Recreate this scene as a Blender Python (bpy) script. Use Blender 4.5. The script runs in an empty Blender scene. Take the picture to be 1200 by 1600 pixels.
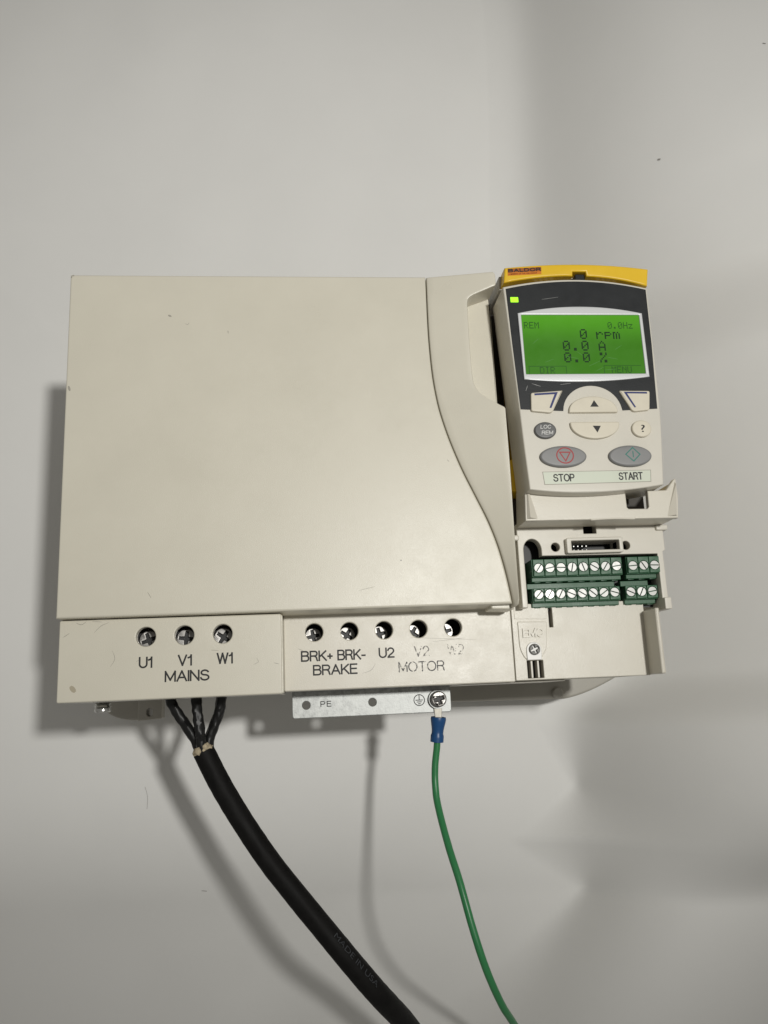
import bpy, bmesh, math, random
from mathutils import Vector, Matrix, noise

# ------------------------------------------------------------------ camera, world, lamp
scene = bpy.context.scene
C = scene.collection
MM = 0.001


def rot(rx, ry, rz):
    return (Matrix.Rotation(rz, 3, 'Z') @ Matrix.Rotation(ry, 3, 'Y') @ Matrix.Rotation(rx, 3, 'X'))


cam_data = bpy.data.cameras.new('camera')
cam = bpy.data.objects.new('camera', cam_data)
C.objects.link(cam)
cam_data.sensor_fit = 'HORIZONTAL'
cam_data.sensor_width = 36.0
cam_data.lens = 39.0
cam_data.clip_start = 0.01
cam_data.clip_end = 50.0
Rc = rot(-0.2205240, 0.0979880, 0.0218532).transposed()
cam.matrix_world = Matrix.Translation((0.10239, -0.00348, 0.52112)) @ Rc.to_4x4()
scene.camera = cam

world = bpy.data.worlds.new('World')
scene.world = world
world.use_nodes = True
world.node_tree.nodes['Background'].inputs['Color'].default_value = (1.0, 0.97, 0.90, 1)
world.node_tree.nodes['Background'].inputs['Strength'].default_value = 0.20

lamp_data = bpy.data.lights.new('ceiling_lamp', 'SPOT')
lamp_data.energy = 34.5
lamp_data.color = (1.0, 0.985, 0.94)
lamp_data.shadow_soft_size = 0.03
lamp_data.spot_size = math.radians(49)
lamp_data.spot_blend = 1.0
lamp = bpy.data.objects.new('ceiling_lamp', lamp_data)
C.objects.link(lamp)
lamp.location = (0.388, 0.111, 1.25)
aim = Vector((0.13, 0.215, 0.0))
lamp.rotation_euler = (aim - lamp.location).to_track_quat('-Z', 'Y').to_euler()

scene.view_settings.view_transform = 'Standard'
scene.view_settings.look = 'None'
scene.view_settings.exposure = 0.0
scene.view_settings.gamma = 1.0

rng = random.Random(7)

# ------------------------------------------------------------------ materials


def material(name, color, rough=0.5, metal=0.0, grain=0.0, grain_scale=1500.0, mottle=0.0, specks=0.0,
             emit=None, emit_strength=0.0, spec=0.5, coat=0.0, mottle_scale=60.0, speck_color=(0.06, 0.055, 0.05)):
    m = bpy.data.materials.new(name)
    m.use_nodes = True
    nt = m.node_tree
    N, L = nt.nodes, nt.links
    b = N['Principled BSDF']
    b.inputs['Base Color'].default_value = (*color, 1)
    b.inputs['Roughness'].default_value = rough
    b.inputs['Metallic'].default_value = metal
    b.inputs['Specular IOR Level'].default_value = spec
    b.inputs['Coat Weight'].default_value = coat
    tc = N.new('ShaderNodeTexCoord')
    out = None
    if mottle or specks:
        rgb = N.new('ShaderNodeRGB')
        rgb.outputs[0].default_value = (*color, 1)
        out = rgb.outputs[0]
    if mottle:
        n = N.new('ShaderNodeTexNoise')
        n.inputs['Scale'].default_value = mottle_scale
        n.inputs['Detail'].default_value = 6
        n.inputs['Roughness'].default_value = 0.62
        L.new(tc.outputs['Object'], n.inputs['Vector'])
        r = N.new('ShaderNodeMapRange')
        r.inputs['From Min'].default_value = 0.3
        r.inputs['From Max'].default_value = 0.7
        r.inputs['To Min'].default_value = 1 - mottle
        r.inputs['To Max'].default_value = 1 + mottle * 0.6
        L.new(n.outputs['Fac'], r.inputs['Value'])
        mx = N.new('ShaderNodeMix')
        mx.data_type = 'RGBA'
        mx.blend_type = 'MULTIPLY'
        mx.inputs['Factor'].default_value = 1
        L.new(out, mx.inputs['A'])
        L.new(r.outputs['Result'], mx.inputs['B'])
        out = mx.outputs['Result']
        # gloss varies a little where the surface has been handled
        rr = N.new('ShaderNodeMapRange')
        rr.inputs['From Min'].default_value = 0.3
        rr.inputs['From Max'].default_value = 0.7
        rr.inputs['To Min'].default_value = max(0.05, rough - 0.06)
        rr.inputs['To Max'].default_value = min(1, rough + 0.06)
        L.new(n.outputs['Fac'], rr.inputs['Value'])
        L.new(rr.outputs['Result'], b.inputs['Roughness'])
    if specks:
        v = N.new('ShaderNodeTexVoronoi')
        v.inputs['Scale'].default_value = 55
        L.new(tc.outputs['Object'], v.inputs['Vector'])
        sep = N.new('ShaderNodeSeparateColor')
        L.new(v.outputs['Color'], sep.inputs[0])
        big = N.new('ShaderNodeMath')
        big.operation = 'MULTIPLY_ADD'
        big.inputs[1].default_value = specks * 0.11
        big.inputs[2].default_value = -specks * 0.072
        L.new(sep.outputs[0], big.inputs[0])
        lt = N.new('ShaderNodeMath')
        lt.operation = 'LESS_THAN'
        L.new(v.outputs['Distance'], lt.inputs[0])
        L.new(big.outputs[0], lt.inputs[1])
        f = N.new('ShaderNodeMath')
        f.operation = 'MULTIPLY'
        f.inputs[1].default_value = 0.75
        L.new(lt.outputs[0], f.inputs[0])
        mx = N.new('ShaderNodeMix')
        mx.data_type = 'RGBA'
        L.new(f.outputs[0], mx.inputs['Factor'])
        L.new(out, mx.inputs['A'])
        mx.inputs['B'].default_value = (*speck_color, 1)
        out = mx.outputs['Result']
    if out is not None:
        L.new(out, b.inputs['Base Color'])
    if grain:
        n = N.new('ShaderNodeTexNoise')
        n.inputs['Scale'].default_value = grain_scale
        n.inputs['Detail'].default_value = 3
        L.new(tc.outputs['Object'], n.inputs['Vector'])
        bp = N.new('ShaderNodeBump')
        bp.inputs['Strength'].default_value = grain
        bp.inputs['Distance'].default_value = 0.0002
        L.new(n.outputs['Fac'], bp.inputs['Height'])
        L.new(bp.outputs['Normal'], b.inputs['Normal'])
    if emit:
        b.inputs['Emission Color'].default_value = (*emit, 1)
        b.inputs['Emission Strength'].default_value = emit_strength
    return m


def worn_ink(name, color, keep):
    """ink that has partly rubbed off: broken up by a noise mask"""
    m = material(name, color, 0.6)
    nt = m.node_tree
    N, L = nt.nodes, nt.links
    b = N['Principled BSDF']
    tc = N.new('ShaderNodeTexCoord')
    n = N.new('ShaderNodeTexNoise')
    n.inputs['Scale'].default_value = 900
    n.inputs['Detail'].default_value = 4
    L.new(tc.outputs['Object'], n.inputs['Vector'])
    r = N.new('ShaderNodeMapRange')
    r.inputs['From Min'].default_value = 0.62 - keep * 0.4
    r.inputs['From Max'].default_value = 0.72 - keep * 0.4
    r.inputs['To Min'].default_value = 0.0
    r.inputs['To Max'].default_value = 0.9
    L.new(n.outputs['Fac'], r.inputs['Value'])
    L.new(r.outputs['Result'], b.inputs['Alpha'])
    return m


M = {}
M['cream'] = material('cream_plastic', (0.655, 0.622, 0.525), 0.32, grain=0.34, grain_scale=2800, mottle=0.022, specks=0.75, mottle_scale=35)
M['cream2'] = material('grey_cream_plastic', (0.64, 0.605, 0.52), 0.33, grain=0.34, grain_scale=2800, mottle=0.03, specks=0.9, mottle_scale=70)
M['chassis'] = material('chassis_plastic', (0.42, 0.40, 0.35), 0.5, grain=0.2, mottle=0.06)
M['white'] = material('white_plastic', (0.635, 0.605, 0.53), 0.38, grain=0.12, mottle=0.03)
M['key_white'] = material('ivory_rubber', (0.67, 0.62, 0.505), 0.45, grain=0.08, mottle=0.05, mottle_scale=150)
M['yellow'] = material('yellow_plastic', (0.78, 0.50, 0.022), 0.38, grain=0.08, mottle=0.04)
M['dark_panel'] = material('charcoal_plastic', (0.017, 0.019, 0.021), 0.45, spec=0.3, grain=0.15, mottle=0.12, mottle_scale=120)
M['silver'] = material('silver_paint', (0.66, 0.67, 0.68), 0.38, metal=0.35, grain=0.1)
M['black'] = material('black_plastic', (0.012, 0.012, 0.012), 0.5)
M['ink'] = material('black_ink', (0.012, 0.012, 0.012), 0.6)
M['ink_worn'] = worn_ink('grey_worn_ink', (0.08, 0.08, 0.08), 0.60)
M['ink_faint'] = worn_ink('faint_worn_ink', (0.20, 0.19, 0.18), 0.46)
M['ink_ghost'] = worn_ink('ghost_worn_ink', (0.30, 0.29, 0.27), 0.36)
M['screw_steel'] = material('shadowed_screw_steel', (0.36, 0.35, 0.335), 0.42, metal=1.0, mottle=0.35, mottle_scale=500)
M['screw_dark'] = material('oxidised_screw', (0.15, 0.148, 0.14), 0.5, metal=0.3, mottle=0.2, mottle_scale=400)
M['recess_shade'] = material('recess_shade_paint', (0.055, 0.05, 0.042), 0.6)  # shade inside the keypad gaps, put into the colour
M['tab_white'] = material('bright_white_plastic', (0.82, 0.81, 0.78), 0.4)
M['steel'] = material('bright_steel', (0.72, 0.72, 0.70), 0.22, metal=1.0, mottle=0.15, mottle_scale=400)
M['dull_steel'] = material('dull_steel', (0.34, 0.34, 0.33), 0.35, metal=1.0, mottle=0.2, mottle_scale=300)
M['zinc'] = material('galvanised_steel', (0.46, 0.47, 0.46), 0.5, metal=0.6, mottle=0.42, mottle_scale=420, grain=0.2,
                     specks=3.6)
M['screw_white'] = material('nickel_screw', (0.47, 0.47, 0.455), 0.42, metal=0.35, mottle=0.08, mottle_scale=500)
M['green'] = material('green_terminal', (0.026, 0.105, 0.048), 0.42, grain=0.1, mottle=0.08)
M['grey_key'] = material('grey_rubber', (0.22, 0.22, 0.22), 0.45, grain=0.08, mottle=0.06, mottle_scale=150)
M['dark_key'] = material('dark_grey_rubber', (0.105, 0.105, 0.105), 0.42, grain=0.08)
M['navy'] = material('navy_ink', (0.010, 0.020, 0.13), 0.5)
M['red'] = material('red_ink', (0.33, 0.022, 0.022), 0.5)
M['teal'] = material('teal_ink', (0.02, 0.17, 0.14), 0.5)
M['text_white'] = material('white_ink', (0.62, 0.62, 0.60), 0.5)
M['label'] = material('pale_green_label', (0.60, 0.64, 0.53), 0.4, mottle=0.03)
M['orange'] = material('orange_sticker', (0.62, 0.20, 0.015), 0.4)
M['band_orange'] = material('sticker_band_print', (0.36, 0.10, 0.012), 0.4)
M['maroon'] = material('maroon_ink', (0.22, 0.03, 0.006), 0.5)
M['sticker_black'] = material('sticker_black_ink', (0.018, 0.008, 0.006), 0.5)
M['lcd'] = material('green_backlit_display', (0.018, 0.075, 0.008), 0.3, spec=0.25, mottle=0.10, mottle_scale=90,
                    emit=(0.080, 0.31, 0.010), emit_strength=0.42)
_nt = M['lcd'].node_tree
_tc = _nt.nodes.new('ShaderNodeTexCoord')
_sp = _nt.nodes.new('ShaderNodeSeparateXYZ')
_nt.links.new(_tc.outputs['Object'], _sp.inputs[0])
_mr = _nt.nodes.new('ShaderNodeMapRange')            # the backlight sits along the upper edge
_mr.interpolation_type = 'SMOOTHSTEP'
_mr.inputs['From Min'].default_value = 0.148
_mr.inputs['From Max'].default_value = 0.164
_mr.inputs['To Min'].default_value = 0.40
_mr.inputs['To Max'].default_value = 0.85
_nt.links.new(_sp.outputs['Y'], _mr.inputs['Value'])
_nt.links.new(_mr.outputs['Result'], _nt.nodes['Principled BSDF'].inputs['Emission Strength'])
M['lcd_ink'] = material('display_segment', (0.004, 0.016, 0.006), 0.35, spec=0.25, emit=(0.012, 0.06, 0.012), emit_strength=0.25)
M['lcd_faint'] = material('display_faint_segment', (0.010, 0.040, 0.008), 0.35, spec=0.25, emit=(0.03, 0.15, 0.012), emit_strength=0.36)
M['lcd_scratch'] = material('display_scratch', (0.07, 0.16, 0.06), 0.4, emit=(0.055, 0.30, 0.010), emit_strength=0.3)
M['led'] = material('lit_green_lamp', (0.3, 0.8, 0.02), 0.4, emit=(0.36, 1.0, 0.012), emit_strength=1.0)
M['cable'] = material('black_rubber_sheath', (0.008, 0.0076, 0.0072), 0.6, spec=0.14, grain=0.35, grain_scale=900, mottle=0.45, mottle_scale=160)
M['core'] = material('black_core_tape', (0.010, 0.010, 0.010), 0.4, spec=0.3, grain=0.5, grain_scale=500)
M['print'] = material('grey_cable_print', (0.085, 0.09, 0.10), 0.6)
M['filler'] = material('cream_fibre_filler', (0.50, 0.42, 0.29), 0.9, grain=1.0, grain_scale=1500, mottle=0.35, mottle_scale=600)
M['wire_green'] = material('green_wire_jacket', (0.030, 0.205, 0.070), 0.36, grain=0.15, mottle=0.06)
M['sleeve_blue'] = material('blue_vinyl_sleeve', (0.010, 0.068, 0.20), 0.38, mottle=0.06)
M['tin'] = material('tinned_copper', (0.42, 0.40, 0.35), 0.5, metal=0.5, mottle=0.2, mottle_scale=500)
M['scuff'] = material('grey_scuff', (0.36, 0.34, 0.29), 0.7)
M['dirt'] = material('brown_smudge', (0.42, 0.375, 0.28), 0.7)
M['lint'] = material('dark_lint', (0.30, 0.29, 0.27), 0.9)
M['paper'] = material('white_paper', (0.80, 0.795, 0.775), 0.55, grain=0.10, grain_scale=2500, mottle=0.012, mottle_scale=18,
                      spec=0.35)

# ------------------------------------------------------------------ helpers


def link(name, mesh, mat, parent=None):
    o = bpy.data.objects.new(name, mesh)
    C.objects.link(o)
    if mat is not None:
        mesh.materials.clear()
        mesh.materials.append(M[mat])
    if parent is not None:
        o.parent = parent
        o.matrix_parent_inverse = Matrix.Translation(-WORLD_LOC[parent.name])
        WORLD_LOC[o.name] = Vector((0, 0, 0))
    else:
        WORLD_LOC[o.name] = Vector((0, 0, 0))
    return o


WORLD_LOC = {}


def thing(name, label, cat, loc):
    o = bpy.data.objects.new(name, None)
    C.objects.link(o)
    o.empty_display_size = 0.02
    o.location = loc
    WORLD_LOC[o.name] = Vector(loc)
    o['label'] = label
    o['category'] = cat
    return o


def finish(mesh, angle=35):
    for p in mesh.polygons:
        p.use_smooth = True
    mesh.set_sharp_from_angle(angle=math.radians(angle))
    return mesh


def prism_mesh(loops, z0, z1, bevel=0.0, res=2):
    """closed 2-D outlines (mm, holes allowed) extruded from z0 to z1 with rounded edges"""
    cu = bpy.data.curves.new('outline', 'CURVE')
    cu.dimensions = '2D'
    cu.fill_mode = 'BOTH'
    bevel = min(bevel, (z1 - z0) * 0.45)
    cu.extrude = max((z1 - z0) / 2 - bevel, 0)
    cu.bevel_depth = bevel
    cu.bevel_resolution = res
    cu.offset = -bevel
    for lp in loops:
        sp = cu.splines.new('POLY')
        sp.points.add(len(lp) - 1)
        for i, (x, y) in enumerate(lp):
            sp.points[i].co = (x, y, 0, 1)
        sp.use_cyclic_u = True
    ob = bpy.data.objects.new('outline', cu)
    me = bpy.data.meshes.new_from_object(ob)
    bpy.data.objects.remove(ob)
    bpy.data.curves.remove(cu)
    zc = (z0 + z1) / 2
    me.transform(Matrix.Scale(MM, 4) @ Matrix.Translation((0, 0, zc)))
    bm = bmesh.new()
    bm.from_mesh(me)
    bmesh.ops.remove_doubles(bm, verts=bm.verts, dist=1e-6)
    bmesh.ops.recalc_face_normals(bm, faces=bm.faces)
    bm.to_mesh(me)
    bm.free()
    return finish(me)


def prism(name, loops, z0, z1, bevel, mat, parent):
    if isinstance(loops[0][0], (int, float)):
        loops = [loops]
    o = link(name, prism_mesh(loops, z0, z1, bevel), mat, parent)
    if bevel > 0:
        wn = o.modifiers.new('weighted_normal', 'WEIGHTED_NORMAL')
        wn.keep_sharp = True
        wn.weight = 80
    return o


def rect(x0, y0, x1, y1, r=0.0, n=5):
    if r <= 0:
        return [(x0, y0), (x1, y0), (x1, y1), (x0, y1)]
    pts = []
    for cx, cy, a in ((x1 - r, y1 - r, 0), (x0 + r, y1 - r, 90), (x0 + r, y0 + r, 180), (x1 - r, y0 + r, 270)):
        for i in range(n + 1):
            t = math.radians(a + 90 * i / n)
            pts.append((cx + r * math.cos(t), cy + r * math.sin(t)))
    return pts


def ellipse(cx, cy, rx, ry=None, n=40, a0=0, a1=360):
    ry = rx if ry is None else ry
    full = abs(a1 - a0) >= 360
    k = n if full else n + 1
    return [(cx + rx * math.cos(math.radians(a0 + (a1 - a0) * i / n)), cy + ry * math.sin(math.radians(a0 + (a1 - a0) * i / n)))
            for i in range(k)]


def arc3(p0, pm, p1, n=16):
    """points of the parabola-like arc through three points"""
    out = []
    for i in range(n + 1):
        t = i / n
        c = (2 * pm[0] - (p0[0] + p1[0]) / 2, 2 * pm[1] - (p0[1] + p1[1]) / 2)
        out.append(((1 - t) ** 2 * p0[0] + 2 * t * (1 - t) * c[0] + t * t * p1[0],
                    (1 - t) ** 2 * p0[1] + 2 * t * (1 - t) * c[1] + t * t * p1[1]))
    return out


def round_poly(pts, r, n=5):
    """fillet every corner of a polygon; r a number or a list"""
    out = []
    k = len(pts)
    for i in range(k):
        rr = r[i] if isinstance(r, (list, tuple)) else r
        p, a, b = Vector(pts[i]), Vector(pts[i - 1]), Vector(pts[(i + 1) % k])
        u, w = (a - p), (b - p)
        d = min(rr, u.length * 0.45, w.length * 0.45)
        if d < 1e-4:
            out.append(tuple(p))
            continue
        s, e = p + u.normalized() * d, p + w.normalized() * d
        for j in range(n + 1):
            t = j / n
            q = (1 - t) ** 2 * s + 2 * t * (1 - t) * p + t * t * e
            out.append((q.x, q.y))
    return out


def text_mesh(s, x0, x1, y0, h, z, thick=0.06, shear=0.0, weight=0.0, slope=0.0):
    cu = bpy.data.curves.new('text', 'FONT')
    cu.body = s
    cu.size = 1.0
    cu.shear = shear
    cu.offset = weight
    cu.resolution_u = 4
    cu.extrude = 0
    ob = bpy.data.objects.new('text', cu)
    me = bpy.data.meshes.new_from_object(ob)
    bpy.data.objects.remove(ob)
    bpy.data.curves.remove(cu)
    xs = [v.co.x for v in me.vertices]
    ys = [v.co.y for v in me.vertices]
    ax, bx, ay, by = min(xs), max(xs), min(ys), max(ys)
    sx = (x1 - x0) / (bx - ax)
    sy = h / (by - ay)
    for v in me.vertices:
        x, y = x0 + (v.co.x - ax) * sx, y0 + (v.co.y - ay) * sy
        v.co = (x, y + slope * (x - x0), 0)
    bm = bmesh.new()
    bm.from_mesh(me)
    bmesh.ops.remove_doubles(bm, verts=bm.verts, dist=1e-5)
    ret = bmesh.ops.extrude_face_region(bm, geom=list(bm.faces))
    up = [g for g in ret['geom'] if isinstance(g, bmesh.types.BMVert)]
    for v in bm.verts:
        v.co.z = z
    for v in up:
        v.co.z = z + thick
    bmesh.ops.recalc_face_normals(bm, faces=bm.faces)
    bmesh.ops.scale(bm, vec=(MM, MM, MM), verts=bm.verts)
    bm.to_mesh(me)
    bm.free()
    return me


def _arc(cx, cy, rx, ry, a0, a1, n=10):
    return [(cx + rx * math.cos(math.radians(a0 + (a1 - a0) * i / n)), cy + ry * math.sin(math.radians(a0 + (a1 - a0) * i / n))) for i in range(n + 1)]


_bowl = _arc(.58, .765, .36, .235, 90, -90)
GLYPH = {  # width, strokes in a box of height 1
    'A': (.86, [[(0, 0), (.43, 1), (.86, 0)], [(.16, .34), (.70, .34)]]),
    'B': (.76, [[(0, 0), (0, 1), (.45, 1)] + _arc(.45, .77, .26, .23, 90, -90) + [(0, .54)], [(.45, .54)] + _arc(.48, .27, .28, .27, 90, -90) + [(0, 0)]]),
    'C': (.86, [_arc(.46, .5, .46, .5, 42, 318, 20)]),
    'D': (.80, [[(0, 0), (0, 1), (.35, 1)] + _arc(.35, .5, .45, .5, 90, -90, 14) + [(0, 0)]]),
    'E': (.66, [[(.66, 1), (0, 1), (0, 0), (.66, 0)], [(0, .53), (.60, .53)]]),
    'I': (.0, [[(0, 0), (0, 1)]]),
    'K': (.76, [[(0, 0), (0, 1)], [(.72, 1), (.02, .38)], [(.24, .58), (.76, 0)]]),
    'L': (.60, [[(0, 1), (0, 0), (.60, 0)]]),
    'M': (.90, [[(0, 0), (0, 1), (.45, .12), (.90, 1), (.90, 0)]]),
    'N': (.76, [[(0, 0), (0, 1), (.76, 0), (.76, 1)]]),
    'O': (.94, [_arc(.47, .5, .47, .5, 90, 450, 28)]),
    'P': (.70, [[(0, 0), (0, 1), (.42, 1)] + _arc(.42, .73, .28, .27, 90, -90) + [(0, .46)]]),
    'R': (.76, [[(0, 0), (0, 1), (.46, 1)] + _arc(.46, .75, .26, .25, 90, -90) + [(0, .5)], [(.42, .5), (.58, .42), (.66, .30), (.70, .08), (.76, 0)]]),
    'S': (.74, [_arc(.37, .755, .33, .245, 20, 180, 9) + _arc(.37, .745, .33, .22, 190, 262, 4) + _arc(.37, .27, .37, .255, 80, 0, 6) + _arc(.37, .27, .37, .27, -10, -172, 10)]),
    'T': (.80, [[(0, 1), (.80, 1)], [(.40, 1), (.40, 0)]]),
    'U': (.76, [[(0, 1), (0, .34)] + _arc(.38, .34, .38, .34, 180, 360, 12) + [(.76, 1)]]),
    'V': (.80, [[(0, 1), (.40, 0), (.80, 1)]]),
    'W': (1.16, [[(0, 1), (.29, 0), (.58, 1), (.87, 0), (1.16, 1)]]),
    '1': (.30, [[(0, .74), (.14, .78), (.26, .88), (.30, 1), (.30, 0)]]),
    '2': (.66, [_arc(.33, .70, .32, .30, 170, -20, 12) + [(.44, .40), (.16, .20), (.02, .0), (.66, 0)]]),
    '+': (.44, [[(0, .42), (.44, .42)], [(.22, .64), (.22, .20)]]),
    '-': (.36, [[(0, .38), (.36, .38)]]),
}


def stroke_text(s, x0, x1, y0, h, z, mat, parent, weight=0.15, gap=0.20, shear=0.0, slope=0.0, raise_by=0.05):
    """single-stroke sans lettering, printed or moulded on a face"""
    adv = sum(GLYPH[c][0] for c in s) + gap * (len(s) - 1)
    sw = weight * h
    sx = (x1 - x0 - sw) / max(adv, 1e-3)
    sy = h - sw
    bm = bmesh.new()
    pen, k = 0.0, 0
    for c in s:
        w, st = GLYPH[c]
        parts = []
        for ln in st:                                    # break strokes at sharp corners so that every limb keeps its width
            cur = [ln[0]]
            for i in range(1, len(ln)):
                cur.append(ln[i])
                if i < len(ln) - 1:
                    a, b = Vector(ln[i]) - Vector(ln[i - 1]), Vector(ln[i + 1]) - Vector(ln[i])
                    if a.length > 1e-5 and b.length > 1e-5 and a.angle(b) > 0.9:
                        parts.append(cur)
                        cur = [ln[i]]
            parts.append(cur)
        for ln in parts:
            P = []
            for u, v in ln:
                x = x0 + sw / 2 + (pen + u + shear * v) * sx
                P.append(Vector((x, y0 + sw / 2 + v * sy + slope * (x - x0))))
            P = [p for i, p in enumerate(P) if i == 0 or (p - P[i - 1]).length > 1e-4]
            n = len(P)
            closed = (P[0] - P[-1]).length < 1e-3
            if not closed:
                P[0] = P[0] + (P[0] - P[1]).normalized() * sw * 0.42
                P[-1] = P[-1] + (P[-1] - P[-2]).normalized() * sw * 0.42
            top = z + raise_by + 0.003 * k
            k += 1
            prev = None
            for i in range(n):
                d0 = (P[i] - P[i - 1]).normalized() if i else None
                d1 = (P[i + 1] - P[i]).normalized() if i < n - 1 else None
                if closed and i == 0:
                    d0 = (P[-1] - P[-2]).normalized()
                if closed and i == n - 1:
                    d1 = (P[1] - P[0]).normalized()
                d0, d1 = d0 or d1, d1 or d0
                n0, n1 = Vector((-d0.y, d0.x)), Vector((-d1.y, d1.x))
                m = (n0 + n1)
                m = m / max(m.length_squared / 2, 0.35) if m.length > 1e-3 else n0
                off = m * sw / 2
                ring = [bm.verts.new((q.x * MM, q.y * MM, zz * MM)) for q, zz in
                        ((P[i] + off, z - 0.02), (P[i] + off, top), (P[i] - off, top), (P[i] - off, z - 0.02))]
                if prev:
                    for j in range(3):
                        bm.faces.new((prev[j], prev[j + 1], ring[j + 1], ring[j]))
                elif not closed:
                    bm.faces.new(ring)
                prev = ring
            if not closed:
                bm.faces.new(prev[::-1])
        pen += w + gap
    bmesh.ops.recalc_face_normals(bm, faces=bm.faces)
    me = bpy.data.meshes.new('strokes')
    bm.to_mesh(me)
    bm.free()
    return link('lettering', me, mat, parent)


def lettering(s, x0, x1, y0, h, z, mat, parent, **k):
    return link('lettering', text_mesh(s, x0, x1, y0, h, z, **k), mat, parent)


def catmull(pts, per=10):
    out = []
    n = len(pts)
    P = [Vector(p) for p in pts]
    for i in range(n - 1):
        p0, p1, p2, p3 = P[max(i - 1, 0)], P[i], P[i + 1], P[min(i + 2, n - 1)]
        for j in range(per):
            t = j / per
            out.append(0.5 * ((2 * p1) + (p2 - p0) * t + (2 * p0 - 5 * p1 + 4 * p2 - p3) * t * t + (3 * p1 - p0 - 3 * p2 + p3) * t ** 3))
    out.append(P[-1])
    return out


def frames(path):
    T = []
    for i in range(len(path)):
        T.append((path[min(i + 1, len(path) - 1)] - path[max(i - 1, 0)]).normalized())
    n0 = Vector((0, 0, 1))
    n0 = (n0 - T[0] * n0.dot(T[0])).normalized()
    fr = []
    for t in T:
        n0 = (n0 - t * n0.dot(t)).normalized()
        fr.append((t, n0.copy(), t.cross(n0)))
    return fr


def tube_mesh(path, radius, seg=24, cap=True, wob=0.0, seed=0, ry=None):
    """swept tube in mm; radius a number or function of 0..1"""
    fr = frames(path)
    bm = bmesh.new()
    rings = []
    for i, p in enumerate(path):
        t, n, b = fr[i]
        r = radius(i / (len(path) - 1)) if callable(radius) else radius
        ring = []
        for k in range(seg):
            a = 2 * math.pi * k / seg
            w = 1 + wob * noise.noise(Vector((p.y * 0.35 + seed, p.x * 0.2 + 2 * math.cos(a), 2 * math.sin(a) + seed)))
            ring.append(bm.verts.new((p + (n * math.cos(a) * (ry or 1.0) + b * math.sin(a)) * r * w) * MM))
        rings.append(ring)
    for i in range(len(rings) - 1):
        for k in range(seg):
            bm.faces.new((rings[i][k], rings[i][(k + 1) % seg], rings[i + 1][(k + 1) % seg], rings[i + 1][k]))
    if cap:
        bm.faces.new(rings[0][::-1])
        bm.faces.new(rings[-1])
    bmesh.ops.recalc_face_normals(bm, faces=bm.faces)
    me = bpy.data.meshes.new('tube')
    bm.to_mesh(me)
    bm.free()
    return finish(me, 50)


def lathe_mesh(profile, center, axis='Z', seg=32):
    """profile: list of (r, h) mm, revolved about the axis through center"""
    bm = bmesh.new()
    rings = []
    cx, cy, cz = center
    for r, h in profile:
        ring = []
        for k in range(seg):
            a = 2 * math.pi * k / seg
            u, v = r * math.cos(a), r * math.sin(a)
            co = (cx + u, cy + v, cz + h) if axis == 'Z' else (cx + u, cy + h, cz + v)
            ring.append(bm.verts.new(Vector(co) * MM))
        rings.append(ring)
    for i in range(len(rings) - 1):
        for k in range(seg):
            bm.faces.new((rings[i][k], rings[i][(k + 1) % seg], rings[i + 1][(k + 1) % seg], rings[i + 1][k]))
    bm.faces.new(rings[0])
    bm.faces.new(rings[-1][::-1])
    bmesh.ops.recalc_face_normals(bm, faces=bm.faces)
    me = bpy.data.meshes.new('lathe')
    bm.to_mesh(me)
    bm.free()
    return finish(me, 40)


def poly_mesh(verts, faces):
    me = bpy.data.meshes.new('poly')
    me.from_pydata([Vector(v) * MM for v in verts], [], faces)
    bm = bmesh.new()
    bm.from_mesh(me)
    bmesh.ops.recalc_face_normals(bm, faces=bm.faces)
    bm.to_mesh(me)
    bm.free()
    return me


def smooth(a, b, x):
    t = min(max((x - a) / (b - a), 0), 1)
    return t * t * (3 - 2 * t)


def lerp_table(tab, y):
    """tab sorted by descending y: (x, y)"""
    if y >= tab[0][1]:
        return tab[0][0]
    for (xa, ya), (xb, yb) in zip(tab, tab[1:]):
        if y >= yb:
            return xa + (xb - xa) * (ya - y) / (ya - yb)
    return tab[-1][0]


# ------------------------------------------------------------------ the paper it lies on


def mixf(a, b, t):
    return a + (b - a) * t


def paper_height(x, y):
    # a valley runs down the right of the drive; beyond it the sheet climbs. Its two kinks are the buckle points
    below = max(0, -119 - y)
    mid, top, t = smooth(-50, 25, y), smooth(190, 300, y), smooth(-122, -62, y)
    xv = 267 + 33 * smooth(-26, 4, y) * (1 - smooth(190, 240, y)) + 12 * smooth(240, 480, y) - 0.75 * below
    u = x - xv
    w = 2.0 + min(0.26 * max(0, y + 61), 14) + 0.7 * max(0, min(-61 - y, y + 119)) + 0.26 * below
    up = (math.sqrt(u * u + w * w) + u) / 2 - 0.12 * w
    H = mixf(mixf(mixf(50, 150, t), 215, mid), 95, top)
    run = mixf(mixf(mixf(22, 68, t), 150, mid), 50, top)
    h = H * (1 - math.exp(-max(up, 0) / run)) + (0.05 + 0.25 * top) * max(up, 0)
    h *= smooth(120, 235, x + 0.6 * below)
    # slow undulation away from the drive, the sheet falling away below it
    away = smooth(0, 120, max(-20 - x, x - 285, -30 - y, y - 200, 0))
    h += away * 6 * (noise.noise(Vector((x / 210, y / 260, 3.3))))
    h += away * 1.2 * (noise.noise(Vector((x / 60, y / 80, 7.1))))
    fall = max(0, -38 - y)
    d = min(max(fall - 80, 0), 150)
    h -= (0.0048 * min(fall, 80) ** 2 + 0.77 * (d - d * d / 300)) * smooth(xv + 5, xv - 170, x)
    h -= 0.0016 * max(0, -75 - x) ** 2 * smooth(20, -160, y)
    return h - 0.3


def axis(lo, hi, dlo, dhi, fine, coarse):
    v, x = [], lo
    while x < hi:
        v.append(x)
        x += fine if dlo <= x < dhi else coarse
    v.append(hi)
    return v


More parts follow.
